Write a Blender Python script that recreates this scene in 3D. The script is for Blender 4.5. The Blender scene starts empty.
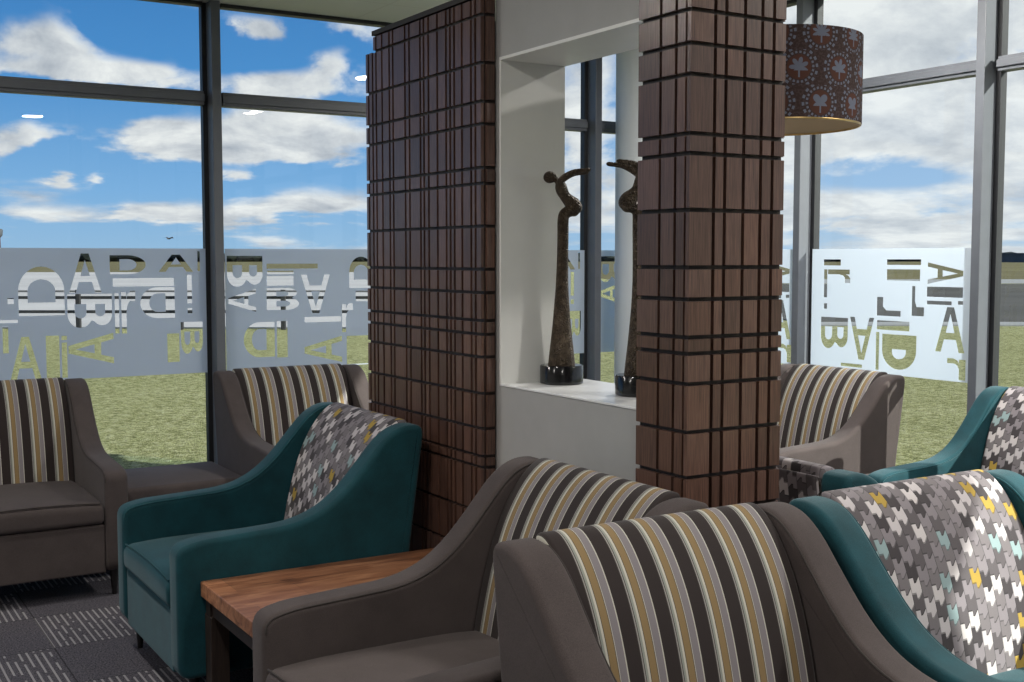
import bpy, bmesh, math, random
from mathutils import Vector, Matrix
random.seed(7)
S = bpy.context.scene
COL = S.collection
PI = math.pi

# ------------------------------------------------------------------ helpers
def tag(o, label=None, cat=None, group=None, kind=None):
    if label: o['label'] = label
    if cat: o['category'] = cat
    if group: o['group'] = group
    if kind: o['kind'] = kind
    return o

def thing(name, label, cat, loc=(0, 0, 0), rz=0, group=None):
    o = bpy.data.objects.new(name, None)
    o.empty_display_size = .1
    COL.objects.link(o)
    o.location = loc
    o.rotation_euler = (0, 0, rz)
    return tag(o, label, cat, group)

def obj(name, bm, mat, parent=None, smooth=None, mats=None):
    me = bpy.data.meshes.new(name)
    bmesh.ops.recalc_face_normals(bm, faces=bm.faces[:])
    bm.to_mesh(me)
    bm.free()
    for m in (mats or [mat]):
        me.materials.append(m)
    if smooth is not None:
        me.shade_smooth()
        me.set_sharp_from_angle(angle=math.radians(smooth))
    o = bpy.data.objects.new(name, me)
    COL.objects.link(o)
    if parent: o.parent = parent
    return o

def struct(name, bm, mat, parent=None, smooth=None):
    o = obj(name, bm, mat, parent, smooth)
    if not parent: o['kind'] = 'structure'
    return o

def dup(root, loc, rz, label):
    r = root.copy()
    COL.objects.link(r)
    r.location = loc
    r.rotation_euler = (0, 0, rz)
    r['label'] = label
    for ch in list(root.children):
        c = ch.copy()
        COL.objects.link(c)
        c.parent = r
        for g in ch.children:
            d = g.copy()
            COL.objects.link(d)
            d.parent = c
    return r

def box(bm, x0, x1, y0, y1, z0, z1, bev=0, seg=2):
    vs = [bm.verts.new((x, y, z)) for x in (x0, x1) for y in (y0, y1) for z in (z0, z1)]
    fs = [bm.faces.new([vs[i] for i in f]) for f in
          ((0, 1, 3, 2), (4, 6, 7, 5), (0, 4, 5, 1), (2, 3, 7, 6), (0, 2, 6, 4), (1, 5, 7, 3))]
    if bev > 0:
        es = list({e for f in fs for e in f.edges})
        bmesh.ops.bevel(bm, geom=es, offset=bev, segments=seg, profile=.5, affect='EDGES')
    return fs

def B(*a, **k):
    bm = bmesh.new()
    box(bm, *a, **k)
    return bm

def round_poly(pts, seg=6):
    """pts: (x, y, radius) closed; returns dense polygon with rounded corners"""
    out = []
    n = len(pts)
    for i in range(n):
        p0, p, p1 = (Vector(pts[j % n][:2]) for j in (i - 1, i, i + 1))
        r = pts[i][2]
        if r <= 0:
            out.append(p.copy())
            continue
        a = (p0 - p)
        b = (p1 - p)
        la, lb = min(r, a.length * .49), min(r, b.length * .49)
        A = p + a.normalized() * la
        Bq = p + b.normalized() * lb
        for k in range(seg + 1):
            t = k / seg
            out.append(A * (1 - t) ** 2 + p * 2 * t * (1 - t) + Bq * t * t)
    return out

def inset(poly, d):
    n = len(poly)
    out = []
    for i in range(n):
        a, b = poly[i] - poly[i - 1], poly[(i + 1) % n] - poly[i]
        if a.length < 1e-6: a = b
        if b.length < 1e-6: b = a
        na, nb = Vector((-a.y, a.x)).normalized(), Vector((-b.y, b.x)).normalized()
        m = (na + nb)
        if m.length < 1e-6: m = na
        m.normalize()
        c = max(.5, m.dot(na))
        out.append(poly[i] + m * (d / c))
    return out

def area(poly):
    return sum(poly[i - 1].x * poly[i].y - poly[i].x * poly[i - 1].y for i in range(len(poly))) / 2

def extrude_x(bm, poly, x0, x1, r=.02, seg=4, uv=None, nx=1, crown=None):
    """profile poly in (y,z) extruded along x with rounded rims"""
    if area(poly) < 0: poly = poly[::-1]
    lay = []
    for k in range(seg + 1):
        a = k / seg * PI / 2
        lay.append((x0 + r - r * math.sin(PI / 2 - a) if False else x0 + r * (1 - math.sin(a)), r * (1 - math.cos(a))))
    first = lay[::-1]           # from cap (inset r) to full profile
    layers = [(x0 + r * (1 - math.sin(a)), r * (1 - math.cos(a))) for a in [PI / 2 - k / seg * PI / 2 for k in range(seg + 1)]]
    layers = [(x, i) for x, i in layers]
    layers = [(x0, r + .004)] + layers
    mid = [(x0 + r + (x1 - x0 - 2 * r) * k / nx, 0) for k in range(1, nx)]
    right = [(x1 - (x - x0), i) for x, i in layers[::-1]]
    L = layers + mid + right
    s = [0]
    for i in range(1, len(poly)):
        s.append(s[-1] + (poly[i] - poly[i - 1]).length)
    rows = []
    ul = bm.loops.layers.uv.verify()
    for x, i in L:
        pp = inset(poly, i) if i > 1e-6 else poly
        row = []
        for q in pp:
            z = q.y
            if crown: z += crown(x, q.x, q.y)
            row.append(bm.verts.new((x, q.x, z)))
        rows.append((x, row))
    n = len(poly)
    for (xa, ra), (xb, rb) in zip(rows, rows[1:]):
        for j in range(n):
            k = (j + 1) % n
            f = bm.faces.new((ra[j], ra[k], rb[k], rb[j]))
            sj, sk = s[j], (s[k] if k else s[j] + (poly[0] - poly[j]).length)
            for lp, uvv in zip(f.loops, ((xa, sj), (xa, sk), (xb, sk), (xb, sj))):
                lp[ul].uv = uvv
    bm.faces.new(rows[0][1])
    bm.faces.new(rows[-1][1][::-1])

def tube(bm, pts, r, n=8, cap=True):
    pts = [Vector(p) for p in pts]
    rows = []
    for i, p in enumerate(pts):
        d = (pts[min(i + 1, len(pts) - 1)] - pts[max(i - 1, 0)]).normalized()
        up = Vector((0, 0, 1)) if abs(d.z) < .95 else Vector((1, 0, 0))
        a = d.cross(up).normalized()
        b = d.cross(a)
        rr = r[i] if isinstance(r, (list, tuple)) else r
        rows.append([bm.verts.new(p + (a * math.cos(2 * PI * k / n) + b * math.sin(2 * PI * k / n)) * rr) for k in range(n)])
    for ra, rb in zip(rows, rows[1:]):
        for k in range(n):
            bm.faces.new((ra[k], ra[(k + 1) % n], rb[(k + 1) % n], rb[k]))
    if cap:
        bm.faces.new(rows[0][::-1])
        bm.faces.new(rows[-1])

def lathe(bm, prof, n=48, c=(0, 0), close=False):
    rows = []
    for r, z in prof:
        rows.append([bm.verts.new((c[0] + r * math.cos(2 * PI * k / n), c[1] + r * math.sin(2 * PI * k / n), z)) for k in range(n)])
    m = len(rows)
    for i in range(m if close else m - 1):
        ra, rb = rows[i], rows[(i + 1) % m]
        for k in range(n):
            bm.faces.new((ra[k], ra[(k + 1) % n], rb[(k + 1) % n], rb[k]))
    if not close:
        if prof[0][0] > 1e-4: bm.faces.new(rows[0][::-1])
        if prof[-1][0] > 1e-4: bm.faces.new(rows[-1])

# ------------------------------------------------------------------ materials
class NT:
    def __init__(s, name):
        s.m = bpy.data.materials.new(name)
        s.m.use_nodes = True
        s.t = s.m.node_tree
        s.b = s.t.nodes['Principled BSDF']
        s.out = s.t.nodes['Material Output']
    def n(s, typ, **kw):
        nd = s.t.nodes.new(typ)
        for k, v in kw.items():
            if k.startswith('i_'):
                key = k[2:]
                nd.inputs[int(key) if key.isdigit() else key.replace('_', ' ')].default_value = v
            else:
                setattr(nd, k, v)
        return nd
    def l(s, a, b):
        s.t.links.new(a, b)
    def math(s, op, a, b=None, c=None):
        nd = s.n('ShaderNodeMath', operation=op)
        for i, v in enumerate((a, b, c)):
            if v is None: continue
            if isinstance(v, (int, float)): nd.inputs[i].default_value = v
            else: s.l(v, nd.inputs[i])
        return nd.outputs[0]
    def ramp(s, fac, stops, interp='LINEAR'):
        nd = s.n('ShaderNodeValToRGB')
        cr = nd.color_ramp
        cr.interpolation = interp
        while len(cr.elements) > 1: cr.elements.remove(cr.elements[-1])
        cr.elements[0].position = stops[0][0]
        cr.elements[0].color = (*stops[0][1], 1)
        for p, c in stops[1:]:
            e = cr.elements.new(p)
            e.color = (*c, 1)
        s.l(fac, nd.inputs[0])
        return nd.outputs[0]
    def mix(s, fac, a, b, mode='MIX'):
        nd = s.n('ShaderNodeMix', data_type='RGBA', blend_type=mode)
        for i, v in ((0, fac), (6, a), (7, b)):
            if isinstance(v, (int, float)): nd.inputs[i].default_value = v
            elif isinstance(v, tuple): nd.inputs[i].default_value = (*v, 1)
            else: s.l(v, nd.inputs[i])
        return nd.outputs[2]
    def noise(s, vec, scale, detail=3, rough=.55, dist=0):
        nd = s.n('ShaderNodeTexNoise')
        nd.inputs['Scale'].default_value = scale
        nd.inputs['Detail'].default_value = detail
        nd.inputs['Roughness'].default_value = rough
        nd.inputs['Distortion'].default_value = dist
        if vec is not None: s.l(vec, nd.inputs['Vector'])
        return nd.outputs['Fac']
    def coord(s, which='Object'):
        return s.n('ShaderNodeTexCoord').outputs[which]
    def mapping(s, vec, scale=(1, 1, 1), loc=(0, 0, 0)):
        nd = s.n('ShaderNodeMapping')
        nd.inputs['Scale'].default_value = scale
        nd.inputs['Location'].default_value = loc
        s.l(vec, nd.inputs['Vector'])
        return nd.outputs[0]
    def bump(s, h, strength=.3, dist=.002):
        nd = s.n('ShaderNodeBump')
        nd.inputs['Strength'].default_value = strength
        nd.inputs['Distance'].default_value = dist
        s.l(h, nd.inputs['Height'])
        s.l(nd.outputs[0], s.b.inputs['Normal'])
    def set(s, color=None, rough=None, metal=None, spec=None, sheen=None):
        for k, v in (('Base Color', color), ('Roughness', rough), ('Metallic', metal), ('Specular IOR Level', spec), ('Sheen Weight', sheen)):
            if v is None: continue
            if isinstance(v, tuple): s.b.inputs[k].default_value = (*v, 1)
            elif isinstance(v, (int, float)): s.b.inputs[k].default_value = v
            else: s.l(v, s.b.inputs[k])
        return s

def plain(name, color, rough=.5, metal=0, spec=.5, var=.12, scale=30, bump=0):
    t = NT(name)
    c = t.coord()
    f = t.noise(c, scale, 3)
    lo = tuple(v * (1 - var) for v in color)
    hi = tuple(min(1, v * (1 + var)) for v in color)
    t.set(t.ramp(f, [(.3, lo), (.7, hi)]), rough, metal, spec)
    if bump: t.bump(t.noise(c, scale * 8, 2), bump, .001)
    return t.m

def fabric(name, color, sheen=.2, var=.18, rough=.9):
    t = NT(name)
    c = t.coord()
    big = t.noise(c, 9, 4, .6)
    fine = t.noise(t.mapping(c, (1, 1, 1)), 420, 2)
    base = t.ramp(big, [(.3, tuple(v * (1 - var) for v in color)), (.7, tuple(v * (1 + var) for v in color))])
    col = t.mix(.45, base, t.ramp(fine, [(.3, tuple(v * .6 for v in color)), (.7, tuple(v * 1.45 for v in color))]))
    t.set(col, rough, 0, .25, sheen)
    t.b.inputs['Sheen Roughness'].default_value = .45
    t.b.inputs['Sheen Tint'].default_value = (*[min(1, .35 + v * 1.6) for v in color], 1)
    t.bump(fine, .35, .0015)
    return t.m

M = {}
M['grey'] = fabric('taupe_upholstery', (.070, .056, .054), .2)
M['teal'] = fabric('teal_velvet', (.005, .050, .064), .45, .4, .75)
M['teal_pipe'] = fabric('teal_piping', (.004, .05, .063), .4)
M['grey_pipe'] = fabric('taupe_piping', (.045, .038, .036), .1)
M['black_leg'] = plain('dark_leg', (.012, .011, .011), .35)

def stripes():
    t = NT('striped_fabric')
    uv = t.n('ShaderNodeUVMap').outputs[0]
    sx = t.n('ShaderNodeSeparateXYZ')
    t.l(uv, sx.inputs[0])
    f = t.math('FRACT', t.math('ADD', t.math('MULTIPLY', sx.outputs[0], 1 / .112), .06))
    dk = (.030, .021, .020)
    wh = (.60, .58, .52)
    gd = (.30, .205, .095)
    gy = (.26, .235, .25)
    ln = (.06, .05, .045)
    col = t.ramp(f, [(0, dk), (.29, ln), (.31, (.36, .34, .32)), (.34, ln), (.36, (.34, .36, .32)), (.42, wh), (.475, ln), (.49, gd), (.67, ln), (.685, wh), (.70, gy), (.89, wh), (.915, ln), (.93, dk)], 'CONSTANT')
    fine = t.noise(uv, 900, 2)
    col = t.mix(.28, col, t.ramp(fine, [(.3, (.0, .0, .0)), (.7, (.45, .43, .42))]), 'OVERLAY')
    t.set(col, .85, 0, .25, .15)
    t.bump(fine, .3, .001)
    return t.m
M['stripe'] = stripes()

def tiles():
    t = NT('tile_pattern_fabric')
    uv = t.n('ShaderNodeUVMap').outputs[0]
    sx = t.n('ShaderNodeSeparateXYZ')
    t.l(uv, sx.inputs[0])
    a, b = .043, .045
    u = t.math('MULTIPLY', sx.outputs[0], 1 / a)
    v = t.math('MULTIPLY', sx.outputs[1], -1 / b)
    fu = t.math('FRACT', u)
    iu = t.math('FLOOR', u)
    step = t.math('GREATER_THAN', fu, .45)
    v2 = t.math('ADD', v, t.math('MULTIPLY', iu, .36))
    v2 = t.math('ADD', v2, t.math('MULTIPLY', step, .33))
    slant = t.math('MULTIPLY', t.math('MAXIMUM', t.math('SUBTRACT', fu, .62), 0), -.9)
    v2 = t.math('ADD', v2, slant)
    fv = t.math('FRACT', v2)
    iv = t.math('FLOOR', v2)
    cmb = t.n('ShaderNodeCombineXYZ')
    t.l(iu, cmb.inputs[0]); t.l(iv, cmb.inputs[1])
    wn = t.n('ShaderNodeTexWhiteNoise', noise_dimensions='3D')
    t.l(cmb.outputs[0], wn.inputs['Vector'])
    # light and dull tiles alternate down every column
    k = t.math('FRACT', t.math('MULTIPLY', t.math('ADD', iv, iu), .5))
    bright = t.ramp(wn.outputs[0], [(0, (.52, .48, .49)), (.16, (.23, .205, .22)), (.60, (.40, .27, .05)), (.72, (.27, .36, .37)), (.82, (.56, .52, .52))], 'CONSTANT')
    dull = t.ramp(wn.outputs[0], [(0, (.055, .047, .051)), (.3, (.105, .092, .098)), (.62, (.18, .16, .168))], 'CONSTANT')
    isb = t.math('LESS_THAN', k, .30)
    col = t.mix(isb, dull, bright)
    edge = t.math('LESS_THAN', fv, .10)
    edge2 = t.math('LESS_THAN', fu, .06)
    e = t.math('MAXIMUM', edge, edge2)
    col = t.mix(t.math('MULTIPLY', e, .6), col, (.03, .026, .028))
    fine = t.noise(uv, 800, 2)
    col = t.mix(.25, col, t.ramp(fine, [(.3, (.1, .1, .1)), (.7, (.7, .7, .7))]), 'OVERLAY')
    t.set(col, .85, 0, .25, .1)
    t.bump(t.math('MULTIPLY', fv, -1), .25, .004)
    return t.m
M['tile'] = tiles()

def wood(name, lo, hi, rough=.38, axis='z', attr=True, scale=1.0, spec=.5):
    t = NT(name)
    c = t.coord()
    st = {'z': (60, 60, 2.2), 'x': (2.2, 26, 26), 'y': (40, 2.2, 40)}[axis]
    st = tuple(v * scale for v in st)
    g = t.noise(t.mapping(c, st), 1.0, 6, .65, .8)
    g2 = t.noise(t.mapping(c, tuple(v * 4 for v in st)), 1.0, 3, .6)
    col = t.ramp(g, [(.3, lo), (.68, hi)])
    col = t.mix(.5, col, t.ramp(g2, [(.35, tuple(v * .45 for v in lo)), (.65, tuple(v * 1.1 for v in hi))]))
    if attr:
        at = t.n('ShaderNodeAttribute', attribute_name='tone')
        col = t.mix(1, col, at.outputs['Color'], 'MULTIPLY')
    t.set(col, rough, 0, spec)
    t.bump(g2, .12, .001)
    return t.m
M['walnut'] = wood('walnut_cladding', (.075, .040, .030), (.165, .090, .068), .30)
M['walnut_back'] = plain('cladding_groove', (.020, .012, .010), .6)
def tabletop():
    t = NT('oiled_table_top')
    c = t.coord()
    warp = t.noise(t.mapping(c, (1.6, 5, 1)), 1.3, 3, .6)
    g = t.noise(t.mapping(c, (3, 22, 22)), 1.0, 6, .65, 1.2)
    kn = t.n('ShaderNodeTexVoronoi')
    kn.inputs['Scale'].default_value = 3.3
    t.l(t.mapping(c, (1, 1.7, 1)), kn.inputs['Vector'])
    ring = t.math('SINE', t.math('MULTIPLY', kn.outputs['Distance'], 70))
    near = t.math('LESS_THAN', kn.outputs['Distance'], .12)
    g = t.math('ADD', g, t.math('MULTIPLY', t.math('MULTIPLY', ring, near), .09))
    col = t.ramp(g, [(.3, (.10, .036, .018)), (.48, (.34, .138, .066)), (.7, (.56, .27, .14))])
    pl = t.n('ShaderNodeTexBrick')
    pl.inputs['Scale'].default_value = 1.0
    pl.inputs['Brick Width'].default_value = .42
    pl.inputs['Row Height'].default_value = .21
    pl.inputs['Mortar Size'].default_value = .0008
    pl.inputs['Color1'].default_value = (.72, .72, .72, 1)
    pl.inputs['Color2'].default_value = (1.1, 1.1, 1.1, 1)
    pl.inputs['Mortar'].default_value = (.4, .4, .4, 1)
    t.l(c, pl.inputs['Vector'])
    col = t.mix(1, col, pl.outputs['Color'], 'MULTIPLY')
    t.set(col, .42, 0, .7)
    return t.m
M['table'] = tabletop()
M['table_leg'] = wood('dark_table_leg', (.018, .012, .010), (.045, .030, .024), .45, 'z', False)
M['wall'] = plain('white_wall_paint', (.62, .62, .61), .6, 0, .4, .03, 6, .06)
M['wall_grey'] = plain('grey_wall_paint', (.42, .42, .415), .65, 0, .4, .04, 6, .06)
M['lining'] = plain('white_lining', (.84, .84, .81), .35, 0, .5, .02, 8)
M['sill'] = plain('white_sill', (.86, .87, .88), .22, 0, .5, .02, 8)
M['alu'] = plain('grey_aluminium', (.125, .135, .155), .42, .0, .5, .05, 12)
M['alu_dark'] = plain('dark_gasket', (.014, .015, .018), .5)
M['white_col'] = plain('white_round_column', (.66, .69, .71), .45, 0, .4, .02, 4)

def carpet():
    t = NT('carpet_tiles')
    c = t.coord()
    sx = t.n('ShaderNodeSeparateXYZ')
    t.l(c, sx.inputs[0])
    X = t.math('ADD', t.math('MULTIPLY', sx.outputs[0], 2), -.86 + 10)
    Y = t.math('ADD', t.math('MULTIPLY', sx.outputs[1], 2), -.70 + 10)
    ix, iy = t.math('FLOOR', X), t.math('FLOOR', Y)
    chk = t.math('MODULO', t.math('ADD', ix, iy), 2)
    ln = t.math('FRACT', t.math('MULTIPLY', X, 17))
    lid = t.math('FLOOR', t.math('MULTIPLY', X, 17))
    cm = t.n('ShaderNodeCombineXYZ')
    t.l(t.math('MULTIPLY', lid, 3.7), cm.inputs[0]); t.l(t.math('MULTIPLY', Y, 4), cm.inputs[1])
    br = t.noise(cm.outputs[0], 1.3, 1)
    on = t.math('MULTIPLY', t.math('LESS_THAN', ln, .30), t.math('GREATER_THAN', br, .40))
    on = t.math('MULTIPLY', on, chk)
    fine = t.noise(c, 130, 3, .75)
    mid = t.noise(t.mapping(c, (1, 3, 1)), 16, 3, .6)
    base = t.ramp(mid, [(.3, (.030, .028, .035)), (.7, (.065, .060, .071))])
    plain_ = t.ramp(fine, [(.40, (.014, .013, .017)), (.60, (.22, .205, .235))])
    base = t.mix(.55, base, plain_)
    col = t.mix(on, base, (.31, .295, .305))
    ex = t.math('LESS_THAN', t.math('FRACT', X), .012)
    ey = t.math('LESS_THAN', t.math('FRACT', Y), .012)
    col = t.mix(t.math('MULTIPLY', t.math('MAXIMUM', ex, ey), .7), col, (.01, .01, .012))
    t.set(col, .95, 0, .15)
    t.bump(fine, .6, .004)
    return t.m
M['carpet'] = carpet()

def ceiling_mat():
    t = NT('ceiling_tiles')
    c = t.coord()
    b = t.n('ShaderNodeTexBrick', offset=0)
    b.inputs['Scale'].default_value = 1
    b.inputs['Brick Width'].default_value = .7
    b.inputs['Row Height'].default_value = 1.4
    b.inputs['Mortar Size'].default_value = .008
    b.inputs['Color1'].default_value = (.76, .77, .71, 1)
    b.inputs['Color2'].default_value = (.78, .79, .73, 1)
    b.inputs['Mortar'].default_value = (.72, .72, .66, 1)
    t.l(t.mapping(c, (1, 1, 1), (.33, .4, 0)), b.inputs['Vector'])
    t.set(b.outputs['Color'], .7, 0, .3)
    return t.m
M['ceiling'] = ceiling_mat()

def glass():
    t = NT('window_glass')
    t.t.nodes.remove(t.b)
    tr = t.n('ShaderNodeBsdfTransparent')
    tr.inputs[0].default_value = (.93, .965, .97, 1)
    gl = t.n('ShaderNodeBsdfGlossy')
    gl.inputs['Roughness'].default_value = .0
    fr = t.n('ShaderNodeFresnel')
    fr.inputs['IOR'].default_value = 1.45
    mx = t.n('ShaderNodeMixShader')
    geo = t.n('ShaderNodeNewGeometry')
    f = t.math('MULTIPLY', fr.outputs[0], t.math('SUBTRACT', 1, geo.outputs['Backfacing']))
    t.l(f, mx.inputs[0]); t.l(tr.outputs[0], mx.inputs[1]); t.l(gl.outputs[0], mx.inputs[2])
    t.l(mx.outputs[0], t.out.inputs[0])
    return t.m
M['glass'] = glass()

def film():
    t = NT('frosted_film')
    t.t.nodes.remove(t.b)
    tl = t.n('ShaderNodeBsdfTranslucent')
    tl.inputs[0].default_value = (.74, .80, .89, 1)
    df = t.n('ShaderNodeBsdfDiffuse')
    df.inputs[0].default_value = (.82, .86, .89, 1)
    tr = t.n('ShaderNodeBsdfTransparent')
    tr.inputs[0].default_value = (.9, .95, 1, 1)
    a = t.n('ShaderNodeMixShader'); a.inputs[0].default_value = .38
    b = t.n('ShaderNodeMixShader'); b.inputs[0].default_value = .16
    t.l(tl.outputs[0], a.inputs[1]); t.l(df.outputs[0], a.inputs[2])
    t.l(a.outputs[0], b.inputs[1]); t.l(tr.outputs[0], b.inputs[2])
    t.l(b.outputs[0], t.out.inputs[0])
    return t.m
M['film'] = film()

def grass():
    t = NT('mown_grass')
    c = t.coord()
    a = t.noise(c, .8, 6, .7)
    b = t.noise(c, 9, 4, .7)
    d = t.noise(t.mapping(c, (1, 1, 1)), 45, 3, .7)
    col = t.ramp(a, [(.32, (.20, .21, .06)), (.5, (.36, .35, .135)), (.66, (.64, .60, .33))])
    col = t.mix(.6, col, t.ramp(b, [(.40, (.08, .10, .025)), (.5, (.42, .42, .16)), (.60, (.95, .90, .60))]))
    col = t.mix(.5, col, t.ramp(d, [(.40, (.045, .065, .015)), (.60, (.74, .74, .37))]))
    t.set(col, .95, 0, .1)
    t.bump(t.math('ADD', b, d), 1.0, .12)
    return t.m
M['grass'] = grass()
M['dry_grass'] = plain('dry_field', (.13, .115, .055), .95, 0, .1, .3, .12)
M['tarmac'] = plain('pale_concrete', (.40, .385, .37), .9, 0, .2, .12, .12)
M['road'] = plain('dark_road', (.07, .066, .058), .9, 0, .2, .25, .15)
M['path'] = plain('pale_path', (.27, .27, .26), .9, 0, .2, .1, .5)
M['tree'] = plain('dark_tree_line', (.016, .020, .016), .95, 0, .1, .5, .2)
M['bldg'] = plain('grey_building', (.12, .135, .155), .8, 0, .3, .1, .2)
M['bldg_dark'] = plain('dark_building', (.07, .08, .095), .8, 0, .3, .2, .2)
M['rail'] = plain('black_rail', (.02, .02, .022), .6)
M['base'] = plain('black_plinth', (.006, .006, .007), .16, 0, .6, .1, 20)
def bronze():
    t = NT('weathered_bronze')
    c = t.coord()
    v = t.n('ShaderNodeTexVoronoi', feature='DISTANCE_TO_EDGE')
    v.inputs['Scale'].default_value = 95
    t.l(c, v.inputs['Vector'])
    nz = t.noise(c, 40, 4, .7)
    col = t.ramp(nz, [(.3, (.030, .020, .013)), (.55, (.085, .060, .038)), (.75, (.17, .135, .095))])
    t.set(col, .55, .35, .5)
    h = t.math('ADD', t.math('MULTIPLY', nz, .8), t.math('MULTIPLY', v.outputs['Distance'], 3))
    t.bump(h, .8, .006)
    return t.m
M['bronze'] = bronze()

def shade():
    t = NT('printed_lamp_shade')
    uv = t.n('ShaderNodeUVMap').outputs[0]      # u around the drum, v up, both in metres
    sx = t.n('ShaderNodeSeparateXYZ')
    t.l(uv, sx.inputs[0])
    P, Q = PI * .6 / 12, .118
    V = t.math('DIVIDE', t.math('ADD', sx.outputs[1], .01), Q)
    iv = t.math('FLOOR', V)
    U = t.math('ADD', t.math('DIVIDE', sx.outputs[0], P), t.math('MULTIPLY', iv, .5))
    iu = t.math('FLOOR', U)
    du = t.math('MULTIPLY', t.math('SUBTRACT', t.math('FRACT', U), .5), P)
    dv = t.math('MULTIPLY', t.math('SUBTRACT', t.math('FRACT', V), .5), Q)
    r = t.math('SQRT', t.math('ADD', t.math('MULTIPLY', du, du), t.math('MULTIPLY', dv, dv)))
    ang = t.math('ARCTAN2', dv, du)
    inner = t.math('LESS_THAN', r, .042)
    # beaded ring round every disc
    bead = t.math('GREATER_THAN', t.math('SINE', t.math('MULTIPLY', ang, 22)), -.1)
    ring = t.math('MULTIPLY', t.math('MULTIPLY', t.math('GREATER_THAN', r, .046), t.math('LESS_THAN', r, .054)), bead)
    bead2 = t.math('GREATER_THAN', t.math('SINE', t.math('MULTIPLY', ang, 16)), .1)
    ring2 = t.math('MULTIPLY', t.math('MULTIPLY', t.math('GREATER_THAN', r, .059), t.math('LESS_THAN', r, .068)), bead2)
    # leaf sprig in the disc
    kind = t.math('MODULO', t.math('ADD', iv, 9), 3)
    pet = t.math('ABSOLUTE', t.math('SINE', t.math('MULTIPLY', ang, t.math('ADD', 2.0, t.math('MULTIPLY', kind, 1.5)))))
    lr = t.math('MULTIPLY', t.math('ADD', t.math('MULTIPLY', pet, .55), .45), .034)
    sprig = t.math('MULTIPLY', t.math('LESS_THAN', r, lr), t.math('GREATER_THAN', dv, -.012))
    stem = t.math('MULTIPLY', t.math('LESS_THAN', t.math('ABSOLUTE', du), .003), t.math('MULTIPLY', t.math('LESS_THAN', dv, 0), t.math('GREATER_THAN', dv, -.035)))
    motif = t.math('MAXIMUM', sprig, stem)
    blue = (.15, .165, .22)
    col = t.mix(t.math('MULTIPLY', t.math('GREATER_THAN', t.noise(uv, 120, 2), .52), .4), (.048, .030, .028), (.105, .073, .073))
    col = t.mix(t.math('MAXIMUM', ring, ring2), col, blue)
    col = t.mix(inner, col, (.088, .038, .028))
    col = t.mix(motif, col, blue)
    fine = t.noise(uv, 700, 2)
    col = t.mix(.2, col, t.ramp(fine, [(.3, (.2, .2, .2)), (.7, (.7, .7, .7))]), 'OVERLAY')
    t.set(col, .85, 0, .2)
    return t.m
M['shade'] = shade()
M['shade_in'] = plain('shade_lining', (.48, .41, .32), .5, 0, .4, .04, 10)
M['brass'] = plain('brushed_brass', (.55, .38, .16), .3, .8)
M['metal'] = plain('brushed_metal', (.4, .4, .4), .35, .8)
def emit(name, col, s):
    t = NT(name)
    t.b.inputs['Emission Color'].default_value = (*col, 1)
    t.b.inputs['Emission Strength'].default_value = s
    return t.m
M['bulb'] = emit('warm_bulb', (1, .78, .5), 3)
M['diffuser'] = emit('light_diffuser', (1, .97, .92), 5)

# ------------------------------------------------------------------ room shell
GY, GX, CZ, CZR = 7.15, 5.65, 3.235, 3.37            # left glazing plane (y), right glazing plane (x), ceiling height
bm = bmesh.new(); box(bm, -4, GX + .1, -4, GY + .1, -.12, 0)
struct('floor', bm, M['carpet'])
bm = bmesh.new(); box(bm, -4, 4.2, -4, GY + .1, CZ, CZ + .3); box(bm, 4.2, GX + .1, -4, GY + .1, CZR, CZ + .3)
struct('ceiling', bm, M['ceiling'])
struct('wall_back', B(-4.15, GX + .1, -4.15, -4, -.12, CZ + .15), M['wall'])
struct('wall_left', B(-4.15, -4, -4, GY + .1, -.12, CZ + .15), M['wall'])
bm = bmesh.new()                         # solid end of the right hand wall
box(bm, GX - .1, GX + .1, -4, -2.995, 0, CZR)
struct('wall_right', bm, M['wall'])

# glazed wall builders.  dirn 'L': plane y=GY, u=x ; 'R': plane x=GX, u=y
def gbox(d, u0, u1, w0, w1, z0, z1, **k):
    """w measured into the room from the glass plane"""
    if d == 'L': return B(u0, u1, GY - w1, GY - w0, z0, z1, **k)
    return B(GX - w1, GX - w0, u0, u1, z0, z1, **k)

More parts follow.
